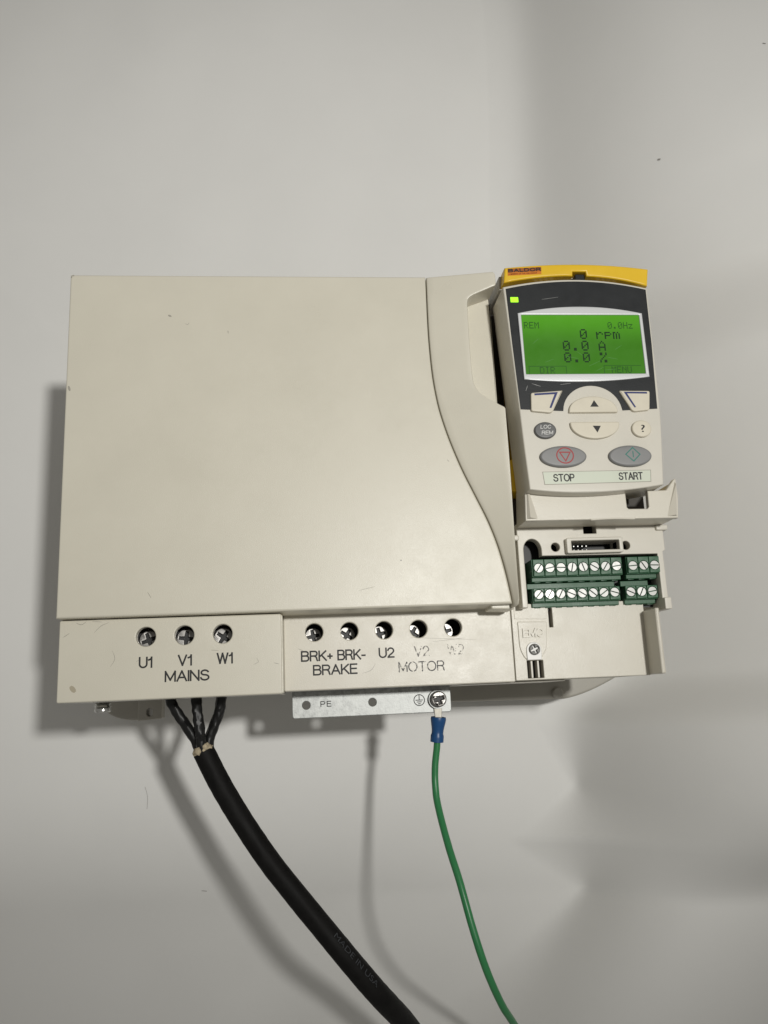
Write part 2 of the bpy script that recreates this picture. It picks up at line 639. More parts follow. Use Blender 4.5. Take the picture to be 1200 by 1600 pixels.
xs = sorted(set(axis(-900, 1300, -160, 520, 3, 26)) | set(range(224, 316, 3)) | set(range(225, 316, 3)))
ys = axis(-900, 1300, -300, 540, 3, 26)
bm = bmesh.new()
grid = []
for y in ys:
    row = []
    for x in xs:
        cx, cy = min(max(x, -260), 760), min(max(y, -420), 900)
        h = paper_height(cx, cy)
        row.append(bm.verts.new((x * MM, y * MM, h * MM)))
    grid.append(row)
for j in range(len(ys) - 1):
    for i in range(len(xs) - 1):
        bm.faces.new((grid[j][i], grid[j][i + 1], grid[j + 1][i + 1], grid[j + 1][i]))
me = bpy.data.meshes.new('paper')
bm.to_mesh(me)
bm.free()
for p in me.polygons:
    p.use_smooth = True
paper = link('backdrop_paper', me, 'paper')
paper['kind'] = 'structure'
paper['label'] = 'large white paper sheet with soft buckles under the drive'

# ------------------------------------------------------------------ the drive
drive = thing('motor_drive', 'wide cream variable speed motor drive lying on white paper', 'motor drive', (0.13, 0.09, 0.0))

S_TAB = [(162.9, 190.0), (162.6, 168.0), (162.7, 155.0), (163.4, 140.0), (165.0, 127.0), (167.2, 117.0), (170.3, 106.5),
         (174.6, 94.5), (179.6, 82.8), (184.4, 71.5), (187.9, 60.8), (190.3, 50.4), (191.9, 41.0), (192.8, 34.2)]
S_CURVE = [(p.x, p.y) for p in catmull([(x, y, 0) for x, y in S_TAB], 8)]

# body behind the covers
prism('base_plate', rect(-6, 4, 278, 190, 6), 0, 26, 1.0, 'chassis', drive)
chassis = prism('chassis', rect(9, 4.5, 252, 187, 1.5), 26, 112, 1.0, 'chassis', drive)
prism('mounting_foot', arc3((-13, -1.9), (-4.5, -8.0), (8, -10.0), 12) + [(9.6, -10.0), (9.6, 4.6), (-13, 4.6)], 0, 25.5, 1.2, 'chassis', drive)
prism('mounting_foot', [round_poly([(10, -10.2), (23, -9.4), (23, 5), (10, 5)], 0.8), rect(14.6, -8.0, 18.0, -3.6, 1.6)], 30, 40, 0.5, 'chassis', drive)
prism('mounting_foot', [(176, 5), (176, -7.4), (243, -8.4)] + arc3((251, -8.5), (266, -4.8), (284, 3.0), 14) + [(284, 5)], 4, 40, 1.4, 'chassis', drive)
link('flange_boss', lathe_mesh([(0.01, 0), (3.2, 0), (3.2, 22), (2.6, 23), (0.01, 23)], (246.6, -5.0, 20)), 'chassis', drive)
prism('chassis_sill', rect(174, 0.6, 222, 6, 0.3), 100, 137, 0.6, 'cream2', drive)

# big lid with its S-shaped right edge
lid_loop = round_poly([(0, 190)], 0) + [(0, 34.2)] + S_CURVE[::-1]
lid = prism('front_cover', lid_loop, 96, 165, 0.9, 'cream', drive)

# raised shoulder strip right of the S-curve, with the finger recess
R_TAB = [(193.2, 190.0), (194.3, 189.6), (194.9, 188.6), (195.0, 187.6), (195.0, 183.2), (194.6, 182.6), (189.0, 180.5), (184.6, 178.9), (182.9, 178.0),
         (181.9, 176.9), (181.5, 175.2), (181.3, 170.0), (181.15, 155.0), (181.3, 140.0), (181.7, 135.5), (182.6, 132.8), (184.2, 130.3),
         (187.2, 127.6), (192.7, 123.8), (194.6, 122.6), (195.0, 121.8), (195.1, 90.0), (195.2, 36.0), (194.9, 33.6), (194.0, 32.8)]
rows = sorted({round(190 - 0.75 * i, 2) for i in range(int((190 - 32.8) / 0.75) + 1)} | {y for _, y in R_TAB}, reverse=True)


def s_x(y):
    return lerp_table(S_CURVE, y) + 0.45


def top_z(x, y):
    s = s_x(y)
    edge = 168.4 + 2.8 * smooth(34, 110, y)
    return 165.0 + (edge - 165.0) * min(max((x - s) / (195.0 - s), 0), 1)


bm = bmesh.new()
prev = None
for y in rows:
    L, Rr = s_x(y), lerp_table(R_TAB, y)
    ring = [(L, 96.0), (L, top_z(L, y) - 0.7), (L + 0.15, top_z(L, y) - 0.15)]
    ring += [(L + 0.5 + (Rr - L - 1.3) * k / 10, None) for k in range(11)]
    ring += [(Rr - 0.3, 'a'), (Rr - 0.08, 'b'), (Rr, 'c'), (Rr, 96.0)]
    vs = []
    drop_y = 0.0
    for e in ((190.0 - y), (y - 32.8)):
        if e < 1.0:
            drop_y = 1.0 - math.sqrt(max(0, 1 - (1 - e) ** 2))
    for x, z in ring:
        t = top_z(x, y)
        z = t if z is None else t - 0.12 if z == 'a' else t - 0.4 if z == 'b' else t - 0.85 if z == 'c' else z
        if z > 100:
            z -= drop_y
        vs.append(bm.verts.new((x * MM, y * MM, z * MM)))
    if prev:
        for a in range(len(vs) - 1):
            bm.faces.new((prev[a], prev[a + 1], vs[a + 1], vs[a]))
    else:
        bm.faces.new(vs)
    prev = vs
bm.faces.new(prev[::-1])
bmesh.ops.recalc_face_normals(bm, faces=bm.faces)
me = bpy.data.meshes.new('shoulder')
bm.to_mesh(me)
bm.free()
finish(me, 40)
shoulder = link('shoulder_panel', me, 'cream', drive)
rec = [(180.9, 184.5), (195.0, 184.5), (195.0, 121.5), (184, 128), (180.9, 136)]
prism('finger_recess', round_poly(rec[::-1], [0.2, 0.2, 0.2, 0.2, 0.2]), 96, 157.0, 0.7, 'cream', shoulder)
# hanging lip below the shoulder
prism('cover_hinge', round_poly([(184.4, 32.6), (194.8, 32.2), (194.8, 35), (184.4, 35)], [1.2, 0.6, 0.3, 0.3]), 146, 160, 0.6, 'cream', drive)

# ---- mains terminal cover


def circle_holes(cs, r):
    return [ellipse(x, y, r, n=36) for x, y in cs]


MAINS = [(35.7, 25.9), (51.6, 26.0), (67.6, 26.0)]
mains = prism('mains_cover', [rect(0.2, 0.0, 92.4, 33.7, 0.7)] + circle_holes(MAINS, 4.05), 155.5, 160, 0.55, 'cream', drive)
prism('cover_wall', [rect(0.2, 0.0, 92.4, 40, 0.7), rect(2.2, -6, 90.4, 38, 0.3)], 104, 155.5, 0.0, 'cream', mains)
bpy.data.objects.remove(bpy.data.objects['cover_wall'])
prism('cover_wall', rect(0.2, 0.0, 2.2, 40, 0.3), 104, 155.55, 0.0, 'cream', mains)
prism('cover_wall', rect(90.4, 0.0, 92.4, 40, 0.3), 104, 155.55, 0.0, 'cream', mains)
prism('cover_wall', rect(2.25, 0.0, 90.35, 2.0, 0.3), 128, 155.55, 0.0, 'cream', mains)
prism('cover_rib', rect(91.2, 0.3, 92.9, 33.2, 0.3), 140, 158.6, 0.3, 'cream', mains)
prism('terminal_block', rect(24, 14, 80, 36, 1), 100, 143, 0.5, 'black', drive)


def cross_slot(cx, cy, r, w, ang):
    pts = []
    for k in range(4):
        a = ang + k * math.pi / 2
        c, s = math.cos(a), math.sin(a)
        for u, v in ((w, -w), (r, -w * 0.8), (r, w * 0.8)):
            pts.append((cx + u * c - v * s, cy + u * s + v * c))
    return pts


def bar_slot(cx, cy, r, w, ang):
    c, s = math.cos(ang), math.sin(ang)
    return [(cx + u * c - v * s, cy + u * s + v * c) for u, v in ((-r, -w), (r, -w), (r, w), (-r, w))]


def cross_screw(name, cx, cy, z, r, ang, mat, parent, washer=False):
    head = prism(name, [ellipse(cx, cy, r, n=32), cross_slot(cx, cy, r * 0.74, r * 0.17, ang)], z - 1.6, z, 0.35, mat, parent)
    if not (parent is not None and parent.parent is not None):
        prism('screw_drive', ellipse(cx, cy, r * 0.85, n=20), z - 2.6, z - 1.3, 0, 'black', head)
        prism('screw_neck', ellipse(cx, cy, r * 0.92, n=24), z - 5.0, z - 2.7, 0.2, 'dull_steel', head)
    return head


for i, (x, y) in enumerate(MAINS):
    cross_screw('terminal_screw', x - 0.6, y - 0.7, 149.5, 4.2, 0.35 + 1.1 * i, 'screw_steel', drive)
for s, a, b, y0, h in (('U1', 33.0, 38.6, 12.8, 4.8), ('V1', 49.0, 54.9, 13.1, 4.8), ('W1', 65.1, 71.9, 13.3, 4.8), ('MAINS', 43.7, 62.2, 6.7, 4.7)):
    stroke_text(s, a, b, y0, h, 160.0, 'ink', mains)

# ---- motor and brake terminal cover
MOTOR = [(106.6, 26.5), (122.4, 26.5), (138.1, 26.4), (153.9, 26.4), (169.8, 26.5)]
motor = prism('motor_cover', [rect(92.9, 1.0, 197.0, 42, 0.7)] + circle_holes(MOTOR, 3.95), 139.5, 143.5, 0.5, 'cream2', drive)
prism('cover_wall', rect(93.2, 1.0, 196.7, 3.0, 0.3), 116, 139.55, 0.0, 'cream2', motor)
prism('cover_wall', rect(194.9, 3.05, 196.7, 40, 0.3), 116, 139.55, 0.0, 'cream2', motor)
prism('terminal_block', rect(98, 14, 180, 40, 1), 100, 124, 0.5, 'black', drive)
for i, (x, y) in enumerate(MOTOR):
    cross_screw('terminal_screw', x - 0.4 - 0.35 * i, y - 0.9, 131.5, 3.9, 0.2 + 0.8 * i, 'screw_steel', drive)
    link('screw_post', lathe_mesh([(0.01, 0), (3.4, 0), (3.4, 3.5), (0.01, 3.5)], (x - 0.4 - 0.35 * i, y - 0.9, 123.2), seg=20), 'dull_steel', drive)
for s, a, b, y0, h, m in (('BRK+', 100.4, 114.6, 13.6, 4.8, 'ink'), ('BRK-', 116.6, 129.4, 13.6, 4.8, 'ink'), ('U2', 135.2, 142.4, 13.9, 4.7, 'ink'),
                          ('V2', 151.3, 158.3, 13.9, 4.8, 'ink_faint'), ('W2', 166.4, 174.3, 14.2, 4.8, 'ink_ghost'),
                          ('BRAKE', 105.6, 125.5, 7.4, 4.7, 'ink'), ('MOTOR', 143.9, 164.9, 7.3, 4.6, 'ink_worn')):
    stroke_text(s, a, b, y0, h, 143.5, m, motor, weight=0.15 if m == 'ink' else 0.11)

# ---- earthing plate
pe = prism('earth_plate', [round_poly([(95.7, -11.4), (171.7, -11.4), (171.7, 6), (95.7, 6)], [1.6, 1.6, 0.3, 0.3]),
                           ellipse(102.3, -5.4, 1.9, n=24), ellipse(133.8, -5.3, 1.9, n=24)], 113.6, 115, 0.3, 'zinc', drive)
stroke_text('PE', 109.0, 114.2, -6.5, 2.7, 115.0, 'ink', pe, gap=0.4)
sym = [[ellipse(156.3, -5.3, 2.75, n=32), ellipse(156.3, -5.3, 2.35, n=32)], [rect(156.1, -5.2, 156.5, -2.95)], [rect(154.5, -5.5, 158.1, -5.1)],
       [rect(155.1, -6.35, 157.5, -5.95)], [rect(155.7, -7.2, 156.9, -6.8)]]
for k, lp in enumerate(sym):
    prism('earth_symbol', lp, 115.01, 115.07 + 0.004 * k, 0, 'ink', pe)
link('screw_washer', lathe_mesh([(0.01, 0), (4.3, 0), (4.5, 0.3), (4.4, 1.0), (0.01, 1.0)], (165.0, -5.3, 116.2)), 'zinc', drive)
eh = prism('earth_screw', [ellipse(165.1, -5.2, 3.75, n=36), cross_slot(165.1, -5.2, 2.3, 0.62, 0.3)], 117.2, 120.2, 0.7, 'screw_steel', drive)
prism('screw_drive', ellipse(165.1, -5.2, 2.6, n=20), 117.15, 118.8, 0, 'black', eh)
for k in range(4):
    a = 0.3 + math.pi / 4 + k * math.pi / 2
    prism('screw_facet', ellipse(165.1 + 1.95 * math.cos(a), -5.2 + 1.95 * math.sin(a), 0.62, 0.4, n=10), 120.1, 120.35, 0.1, 'screw_steel', eh)

# captive screw under the mains cover
prof = [(0.01, 0.5), (2.2, 0.5), (2.2, -0.6), (3.3, -0.6), (3.6, -0.9), (3.3, -1.2), (2.8, -1.3), (3.6, -1.7), (3.7, -2.4), (3.3, -2.7), (3.0, -2.8), (3.7, -3.1),
        (3.7, -4.2), (3.0, -4.9), (0.01, -5.0)]
link('captive_screw', lathe_mesh(prof, (10.0, 0.3, 121), axis='Y', seg=28), 'steel', drive)

# ---- control section, right of the covers
prism('control_body', rect(197.2, 1.6, 261.0, 190, 1.0), 100, 138, 0.6, 'cream2', drive)
floor = prism('control_floor', [rect(197.3, 1.5, 260.6, 36, 0.4), rect(202.9, 2.3, 210.4, 10.2, 0.2), rect(214.8, 25.0, 216.6, 33.8, 0.2)],
              138, 143.5, 0.3, 'cream2', drive)
prism('side_wall', rect(260.0, 1.7, 262.0, 31, 0.5), 100, 157.5, 0.6, 'cream2', drive)
prism('slot_floor', rect(202.0, 1.8, 217, 35, 0), 138.05, 138.4, 0, 'black', floor)
prism('slot_fin', rect(204.6, 2.4, 205.5, 10.1, 0.2), 138.4, 143.3, 0.2, 'white', floor)
prism('slot_fin', rect(207.6, 2.4, 208.5, 10.1, 0.2), 138.4, 143.3, 0.2, 'white', floor)
emc_loop = round_poly([(199.8, 28.0), (199.9, 15.5), (202.4, 10.5), (208.9, 10.3), (212.6, 15.3), (213.5, 27.6)], [0.6, 3, 2, 2, 3, 0.6])
emc = prism('shield_plate', emc_loop, 143.0, 144.1, 0.3, 'cream2', drive)
stroke_text('EMC', 201.7, 211.6, 20.6, 4.2, 144.1, 'cream2', emc, weight=0.19, raise_by=0.7)
arch = [(209.6, 10.4)] + ellipse(206.3, 15.0, 3.5, n=18, a0=0, a1=180) + [(202.9, 10.4)]
tab = prism('screw_tab', arch, 143.6, 144.9, 0.3, 'tab_white', drive)
cross_screw('emc_screw', 206.4, 15.1, 146.0, 2.55, 0.4, 'screw_dark', drive)
prism('recess_mark', round_poly([(198.6, 36), (198.6, 29.3), (213.8, 28.8), (213.8, 36)], 0.4), 143.3, 143.75, 0.1, 'cream2', drive)

# terminal bezel
oval = [(203.2, 50)] + [(211.6, 50)] + ellipse(207.4, 59.6, 4.2, 5.0, n=20, a0=0, a1=180)
bez_loop = [(200.6, 33.5), (203.2, 33.5), (203.2, 49.0), (203.2, 56.0)] + ellipse(207.4, 59.8, 4.2, 5.2, n=20, a0=180, a1=0) + \
           [(211.6, 57.0), (266.6, 56.6), (266.6, 32.2), (269.4, 32.2), (269.4, 57.5), (270.6, 58.2), (270.6, 72.0), (200.6, 72.0)]
bezel = prism('terminal_bezel', [bez_loop, ellipse(218.3, 60.9, 2.05, n=24), ellipse(251.9, 60.9, 2.05, n=24), rect(232.3, 66.9, 238.4, 71.4, 0.2),
                                 rect(225.0, 58.6, 247.6, 63.2, 0.2)], 146.5, 152, 0.4, 'white', drive)
prism('bezel_wall', rect(267.0, 32.3, 269.2, 72), 120, 146.55, 0.0, 'white', bezel)
prism('bezel_wall', rect(200.8, 33.6, 202.9, 72), 120, 146.55, 0.0, 'white', bezel)
prism('cavity_floor', rect(202.9, 33.0, 267, 72), 138.2, 140.2, 0.0, 'black', bezel)
prism('hinge_pin', rect(266.8, 67.4, 272.4, 70.0, 0.8), 147, 153.6, 0.6, 'white', bezel)
prism('hinge_pin', rect(198.6, 64.2, 201.2, 66.8, 0.8), 147, 153.6, 0.6, 'white', bezel)
prism('wall_foot', rect(266.7, 30.6, 269.9, 36.0, 0.4), 140, 154.0, 0.4, 'white', bezel)
con = prism('ribbon_connector', [rect(222.7, 57.3, 249.4, 64.5, 0.8), rect(225.0, 58.7, 247.6, 63.1, 0.3)], 143, 155.2, 0.4, 'white', drive)
for j in range(2):
    for i in range(5):
        prism('pin', rect(226.2 + i * 2.0, 59.6 + j * 1.9, 226.9 + i * 2.0, 60.3 + j * 1.9), 140.2, 147.5, 0.1, 'dull_steel', con)


# green screw terminals
def terminal_row(x_first, n, pitch, y_screw, z, xa, xb, y0, y1, seed, strip=None):
    blk = prism('terminal_strip', rect(xa, y0, xb, y1, 0.3), 140.2, z - 1.2, 0.25, 'green', drive)
    # raised lip under the screws and chamfered wire side
    prism('strip_lip', rect(xa + 0.2, y0 - 1.9, xb - 0.2, y0 + 0.6, 0.2), 140.2, z - 3.4, 0.25, 'green', blk)
    if strip:
        prism('strip_ledge', rect(strip[0], y1 - 0.2, strip[1], y1 + strip[2], 0.2), 140.2, z - 2.6, 0.25, 'green', blk)
    rg = random.Random(seed)
    for i in range(n):
        x = x_first + i * pitch
        # one moulded pole round each screw
        prism('pole', [rect(x - pitch / 2 + 0.1, y0 + 0.35, x + pitch / 2 - 0.1, y1 - 0.2, 0.3), ellipse(x, y_screw, 2.2, n=24)],
              z - 1.25, z, 0.25, 'green', blk)
        prism('wire_gate', rect(x - 1.4, y0 - 2.2, x + 1.4, y0 - 1.7, 0.1), 140.4, z - 4.2, 0.1, 'green', blk)
        ang = rg.choice((0.5, 0.9, 1.3, -0.5, 0.2, 1.9)) + rg.uniform(-0.25, 0.25)
        dull = rg.random() < 0.12
        sc = prism('screw', [ellipse(x, y_screw, 2.0, n=26), bar_slot(x, y_screw, 1.95, 0.26, ang)], z - 1.1, z - 0.15, 0.0,
                   'dull_steel' if dull else 'screw_white', blk)
    return blk


terminal_row(209.6, 8, 5.27, 51.4, 152.0, 206.6, 249.4, 47.3, 55.6, 3)
terminal_row(254.3, 3, 5.2, 51.3, 152.0, 251.5, 267.0, 47.5, 55.6, 5)
terminal_row(209.7, 8, 5.14, 39.7, 148.5, 206.8, 248.6, 36.0, 42.6, 8, strip=(205.0, 246.8, 2.4))
terminal_row(253.4, 3, 5.2, 39.6, 148.5, 250.9, 266.4, 36.1, 42.6, 9, strip=(249.6, 263.0, 2.4))

# yellow keypad holder
top_a = arc3((199.3, 190.6), (235, 192.7), (269.0, 190.4), 20)
bot_a = arc3((267.6, 181.6), (235, 186.7), (198.3, 182.9), 20)
notch = [(238.4, 186.6), (238.2, 188.9), (231.9, 188.9), (231.7, 186.6)]
bot_n = [p for p in bot_a if p[0] > 238.6] + notch + [p for p in bot_a if p[0] < 231.4]
hood = prism('yellow_hood', top_a + bot_n, 150, 173, 0.8, 'yellow', drive)
prism('latch', round_poly([(233.1, 184.0), (238.0, 184.0), (237.8, 188.2), (233.4, 188.2)], 0.4), 160, 171.6, 0.4, 'dark_panel', drive)
prism('yellow_backplate', [(197.6, 87), (266.5, 87), (266.5, 190), (203, 190), (203, 104), (197.6, 101)], 138, 155, 0.6, 'yellow', drive)
prism('gap_shade', rect(195.6, 66, 202.4, 189.5), 138.05, 140, 0, 'recess_shade', drive)  # dark sheet that paints the shade between shoulder and keypad
prism('tray_shade', rect(203.2, 72.4, 267.6, 86.6), 138.05, 141, 0, 'recess_shade', drive)  # dark sheet that paints the keypad's shade behind the tray slot
prism('hood_shell', [(197.6, 182.6)] + [(268.4, 181.4)] + arc3((268.6, 190.0), (235, 191.8), (198.0, 189.6), 12), 138, 166.5, 0.6, 'chassis', drive)
prism('vent_recess', [(203, 182.4), (264, 181.6), (264, 185.0), (203, 185.8)], 166.3, 166.75, 0, 'dark_panel', drive)
for k in range(4):
    for sx in (214.5, 244.5):
        prism('vent_slot', [(sx + k * 2.6, 182.4), (sx + k * 2.6 + 1.5, 182.4), (sx + k * 2.6 + 2.2, 185.8), (sx + k * 2.6 + 0.7, 185.8)],
              166.6, 167.2, 0, 'chassis', drive)
sticker = prism('sticker', [(200.4, 186.4), (216.6, 187.4), (216.8, 191.1), (200.6, 190.0)], 173.0, 173.08, 0, 'orange', hood)
prism('sticker_band', [(200.5, 188.0), (216.7, 188.9), (216.8, 190.95), (200.6, 189.9)], 173.08, 173.12, 0, 'band_orange', hood)
stroke_text('BALDOR', 200.8, 216.5, 188.0, 1.9, 173.1, 'sticker_black', hood, weight=0.26, gap=0.3, slope=0.058)
lettering('A MEMBER OF THE ABB GROUP', 200.8, 214.5, 186.8, 0.7, 173.08, 'maroon', hood, slope=0.062, weight=0.01)

# tray that carries the lower end of the keypad
tray_loop = [(200.3, 69.8), (270.3, 69.6), (271.4, 79), (271.3, 87.3), (270.9, 87.9), (270.2, 87.5), (266.2, 82.6), (257.4, 82.4), (257.2, 75.0), (256.5, 74.2),
             (247.8, 74.3), (247.1, 75.0), (247.0, 82.2), (206.6, 82.2), (202.6, 87.4), (201.9, 88.0), (201.2, 87.6)]
tray = prism('keypad_tray', tray_loop, 166.8, 170, 0.5, 'cream2', drive)
prism('tray_floor', [(200.7, 70.2), (269.9, 70.0), (269.9, 72.2), (238.6, 72.2), (238.6, 71.9), (232.0, 71.9), (232.0, 72.3), (200.7, 72.4)][::-1], 152.3, 167.2, 0.2, 'cream2', tray)
prism('tray_side', [(200.8, 72.3), (202.6, 72.3), (203.0, 82), (202.4, 86.6), (201.6, 86.6)], 152.3, 167.0, 0.2, 'cream2', tray)
prism('tray_side', [(268.2, 72.3), (269.9, 72.3), (270.8, 86.6), (269.8, 86.4), (268.0, 82)], 152.3, 167.0, 0.2, 'cream2', tray)
for lo, hi, tip in (((200.9, 70.6), (205.9, 70.6), (202.0, 86.6)), ((269.7, 70.4), (265.2, 70.4), (270.6, 86.4))):
    v = [(lo[0], lo[1], 170.0), (hi[0], hi[1], 169.9), (tip[0], tip[1], 170.0), (lo[0] * 0.75 + hi[0] * 0.25, lo[1] + 0.4, 171.5),
         (tip[0], tip[1] - 1.5, 171.0)]
    link('tray_gusset', poly_mesh(v, [(0, 1, 3), (1, 2, 4), (1, 4, 3), (0, 3, 4), (0, 4, 2)]), 'cream2', tray)
link('tray_lip', tube_mesh([Vector((x, 69.75 + 0.35 * math.sin((x - 230) / 20 * math.pi), 169.6)) for x in (230, 233, 237, 241, 245, 250)], 0.5, 8), 'cream2', tray)

# small marks on the covers


def stroke(pts, w, z, mat, parent):
    P = catmull([(x, y, 0) for x, y in pts], 6)
    bm = bmesh.new()
    n = len(P)
    Lr = []
    for i, p in enumerate(P):
        t = (P[min(i + 1, n - 1)] - P[max(i - 1, 0)]).normalized()
        nn = Vector((-t.y, t.x, 0))
        ww = w * (0.25 + 0.75 * math.sin(math.pi * (i + 0.5) / n))
        Lr.append((bm.verts.new((p + nn * ww + Vector((0, 0, z))) * MM), bm.verts.new((p - nn * ww + Vector((0, 0, z))) * MM)))
    for a, b in zip(Lr, Lr[1:]):
        bm.faces.new((a[0], a[1], b[1], b[0]))
    bmesh.ops.recalc_face_normals(bm, faces=bm.faces)
    me = bpy.data.meshes.new('stroke')
    bm.to_mesh(me)
    bm.free()
    link('scuff', me, mat, parent)


for pts, w in (([(14.5, 28.3), (17.2, 31.0), (20.5, 32.4)], 0.10), ([(2.0, 26.8), (4.4, 28.4)], 0.12), ([(21.5, 14.0), (23.2, 17.2), (22.0, 20.6)], 0.10),
               ([(7.0, 32.6), (9.2, 31.8), (11, 33.0)], 0.13), ([(13.5, 33), (17.5, 32.7)], 0.10), ([(80.5, 12.6), (82.5, 13.6), (81.8, 15.4)], 0.09),
               ([(89, 13), (91.2, 12.4)], 0.12), ([(62.6, 19.3), (66, 19.0)], 0.09), ([(32, 15.6), (33.6, 16.6)], 0.08)):
    stroke(pts, w, 160.03, 'scuff', mains)
for pts, w in (([(127.5, 7.5), (131.5, 8.8), (133.6, 11.6)], 0.09), ([(99.2, 19.5), (102, 18.2)], 0.10), ([(160, 20.4), (175, 21.6)], 0.07), ([(150, 22.6), (180, 20.6)], 0.06)):
    stroke(pts, w, 143.53, 'scuff', motor)
for pts, w in (([(43.8, 170.2), (45.2, 169.4)], 0.45), ([(51.2, 166.0), (52.6, 165.6), (53.2, 166.5)], 0.10), ([(70.5, 162.6), (70.7, 161.2)], 0.16), ([(1.2, 136.3), (1.9, 134.0)], 0.5),
               ([(167.8, 99.9), (168.8, 98.9)], 0.12), ([(126, 42), (133, 43.5)], 0.08), ([(37, 44), (38.5, 41.5)], 0.12)):
    stroke(pts, w, 165.02, 'scuff', lid)
stroke([(5.6, 6.6), (7.6, 4.2)], 1.0, 160.025, 'dirt', mains)
stroke([(0.3, 188.5), (1.6, 189.8)], 0.5, 164.98, 'scuff', lid)

# ------------------------------------------------------------------ the keypad
kp = thing('keypad', 'handheld keypad with glowing green display clipped onto the drive', 'keypad', (0.231, 0.13, 0.155))
ZK = 177.5
left = [(196.5, 178.3), (197.9, 150), (199.4, 120), (200.2, 101), (201.2, 82.2)]
right = [(261.8, 83.2), (263.2, 100), (264.4, 119), (264.8, 150), (265.0, 178.1)]
lcv = [(p.x, p.y) for p in catmull([(x, y, 0) for x, y in left], 5)]
rcv = [(p.x, p.y) for p in catmull([(x, y, 0) for x, y in right], 5)]
bottom = arc3((201.2, 82.2), (229.5, 80.3), (261.8, 83.2), 18)[1:-1]
topk = arc3((265.0, 178.1), (231.2, 182.3), (196.5, 178.3), 20)[1:-1]
shell = prism('shell', lcv + bottom + rcv + topk, 155.2, ZK, 0.6, 'white', kp)
dp = [(197.6, 177.3), (198.6, 150), (200.0, 118.9), (219.3, 117.9)] + [(233.0 + 13.6 * math.cos(math.radians(a)), 117.4 + 12.4 * math.sin(math.radians(a))) for a in range(176, 3, -8)] + \
     [(246.7, 117.9), (263.0, 118.6), (264.0, 150), (264.3, 177.2)] + arc3((264.3, 177.2), (231.2, 181.2), (197.6, 177.3), 20)[1:-1]
face = prism('dark_faceplate', dp, ZK - 0.6, ZK + 0.25, 0.1, 'dark_panel', kp)
bz = arc3((202.0, 164.8), (231.4, 168.1), (260.7, 164.8), 18) + arc3((260.8, 133.6), (231.2, 131.4), (202.5, 132.7), 18)
frame = prism('display_frame', [bz, rect(203.6, 135.2, 259.2, 164.0, 0.3)], ZK + 0.1, ZK + 1.2, 0.35, 'silver', kp)
screen = prism('display', rect(203.3, 134.9, 259.5, 164.3), ZK + 0.26, ZK + 0.5, 0.0, 'lcd', kp)
prism('status_lamp', rect(199.4, 170.5, 203.0, 173.0, 0.2), ZK + 0.2, ZK + 0.55, 0.1, 'led', kp)

# dot-matrix lettering
FONT = {
    '0': ('01110', '10001', '10011', '10101', '11001', '10001', '01110'), '.': ('00000', '00000', '00000', '00000', '00000', '01100', '01100'),
    'R': ('11110', '10001', '10001', '11110', '10100', '10010', '10001'), 'E': ('11111', '10000', '10000', '11110', '10000', '10000', '11111'),
    'M': ('10001', '11011', '10101', '10101', '10001', '10001', '10001'), 'H': ('10001', '10001', '10001', '11111', '10001', '10001', '10001'),
    'z': ('00000', '00000', '11111', '00010', '00100', '01000', '11111'), 'r': ('00000', '00000', '10110', '11001', '10000', '10000', '10000'),
    'p': ('00000', '00000', '11110', '10001', '11110', '10000', '10000'), 'm': ('00000', '00000', '11010', '10101', '10101', '10101', '10101'),
    'A': ('00100', '01010', '10001', '10001', '11111', '10001', '10001'), '%': ('11001', '11001', '00010', '00100', '01000', '10011', '10011'),
    'D': ('11110', '10001', '10001', '10001', '10001', '10001', '11110'), 'I': ('01110', '00100', '00100', '00100', '00100', '00100', '01110'),
    'N': ('10001', '11001', '10101', '10011', '10001', '10001', '10001'), 'U': ('10001', '10001', '10001', '10001', '10001', '10001', '01110'), ' ': ('00000',) * 7,
}


def dots(s, x0, y1, dx, dy, adv=6.0, mat='lcd_ink'):
    """x0,y1: upper left in mm; dx,dy: dot pitch"""
    bm = bmesh.new()
    z0, z1 = ZK + 0.5, ZK + 0.53
    for ci, ch in enumerate(s):
        for j, line in enumerate(FONT[ch]):
            for i, b in enumerate(line):
                if b == '1':
                    xa = x0 + (ci * adv + i) * dx
                    ya = y1 - (j + 1) * dy
                    vs = [bm.verts.new((x * MM, y * MM, z1 * MM)) for x, y in
                          ((xa, ya), (xa + dx - 0.02, ya), (xa + dx - 0.02, ya + dy - 0.02), (xa, ya + dy - 0.02))]
                    bm.faces.new(vs)
    me = bpy.data.meshes.new('dots')
    bm.to_mesh(me)
    bm.free()
    link('lettering', me, mat, screen)


dots('REM', 204.6, 160.7, 0.41, 0.46, mat='lcd_faint')
dots('0.0Hz', 243.9, 160.6, 0.41, 0.46, mat='lcd_faint')
dots('0', 230.4, 157.2, 0.66, 0.70)
dots('rpm', 238.0, 157.2, 0.66, 0.70)
dots('0.0', 221.9, 151.5, 0.66, 0.70, 6.6)
dots('A', 238.6, 151.4, 0.66, 0.70)
dots('0.0', 222.0, 145.8, 0.66, 0.70, 6.6)
dots('%', 238.7, 145.7, 0.66, 0.70)
dots('DIR', 210.2, 138.8, 0.41, 0.46, mat='lcd_faint')
dots('MENU', 243.6, 138.9, 0.41, 0.46, mat='lcd_faint')
for r in ((205.2, 139.0, 222.6, 139.25), (222.35, 135.3, 222.6, 139.0), (240.0, 139.2, 257.6, 139.45), (240.0, 135.3, 240.25, 139.2), (205.2, 135.3, 205.45, 139.0)):
    prism('key_outline', rect(*r), ZK + 0.5, ZK + 0.53, 0, 'lcd_faint', screen)

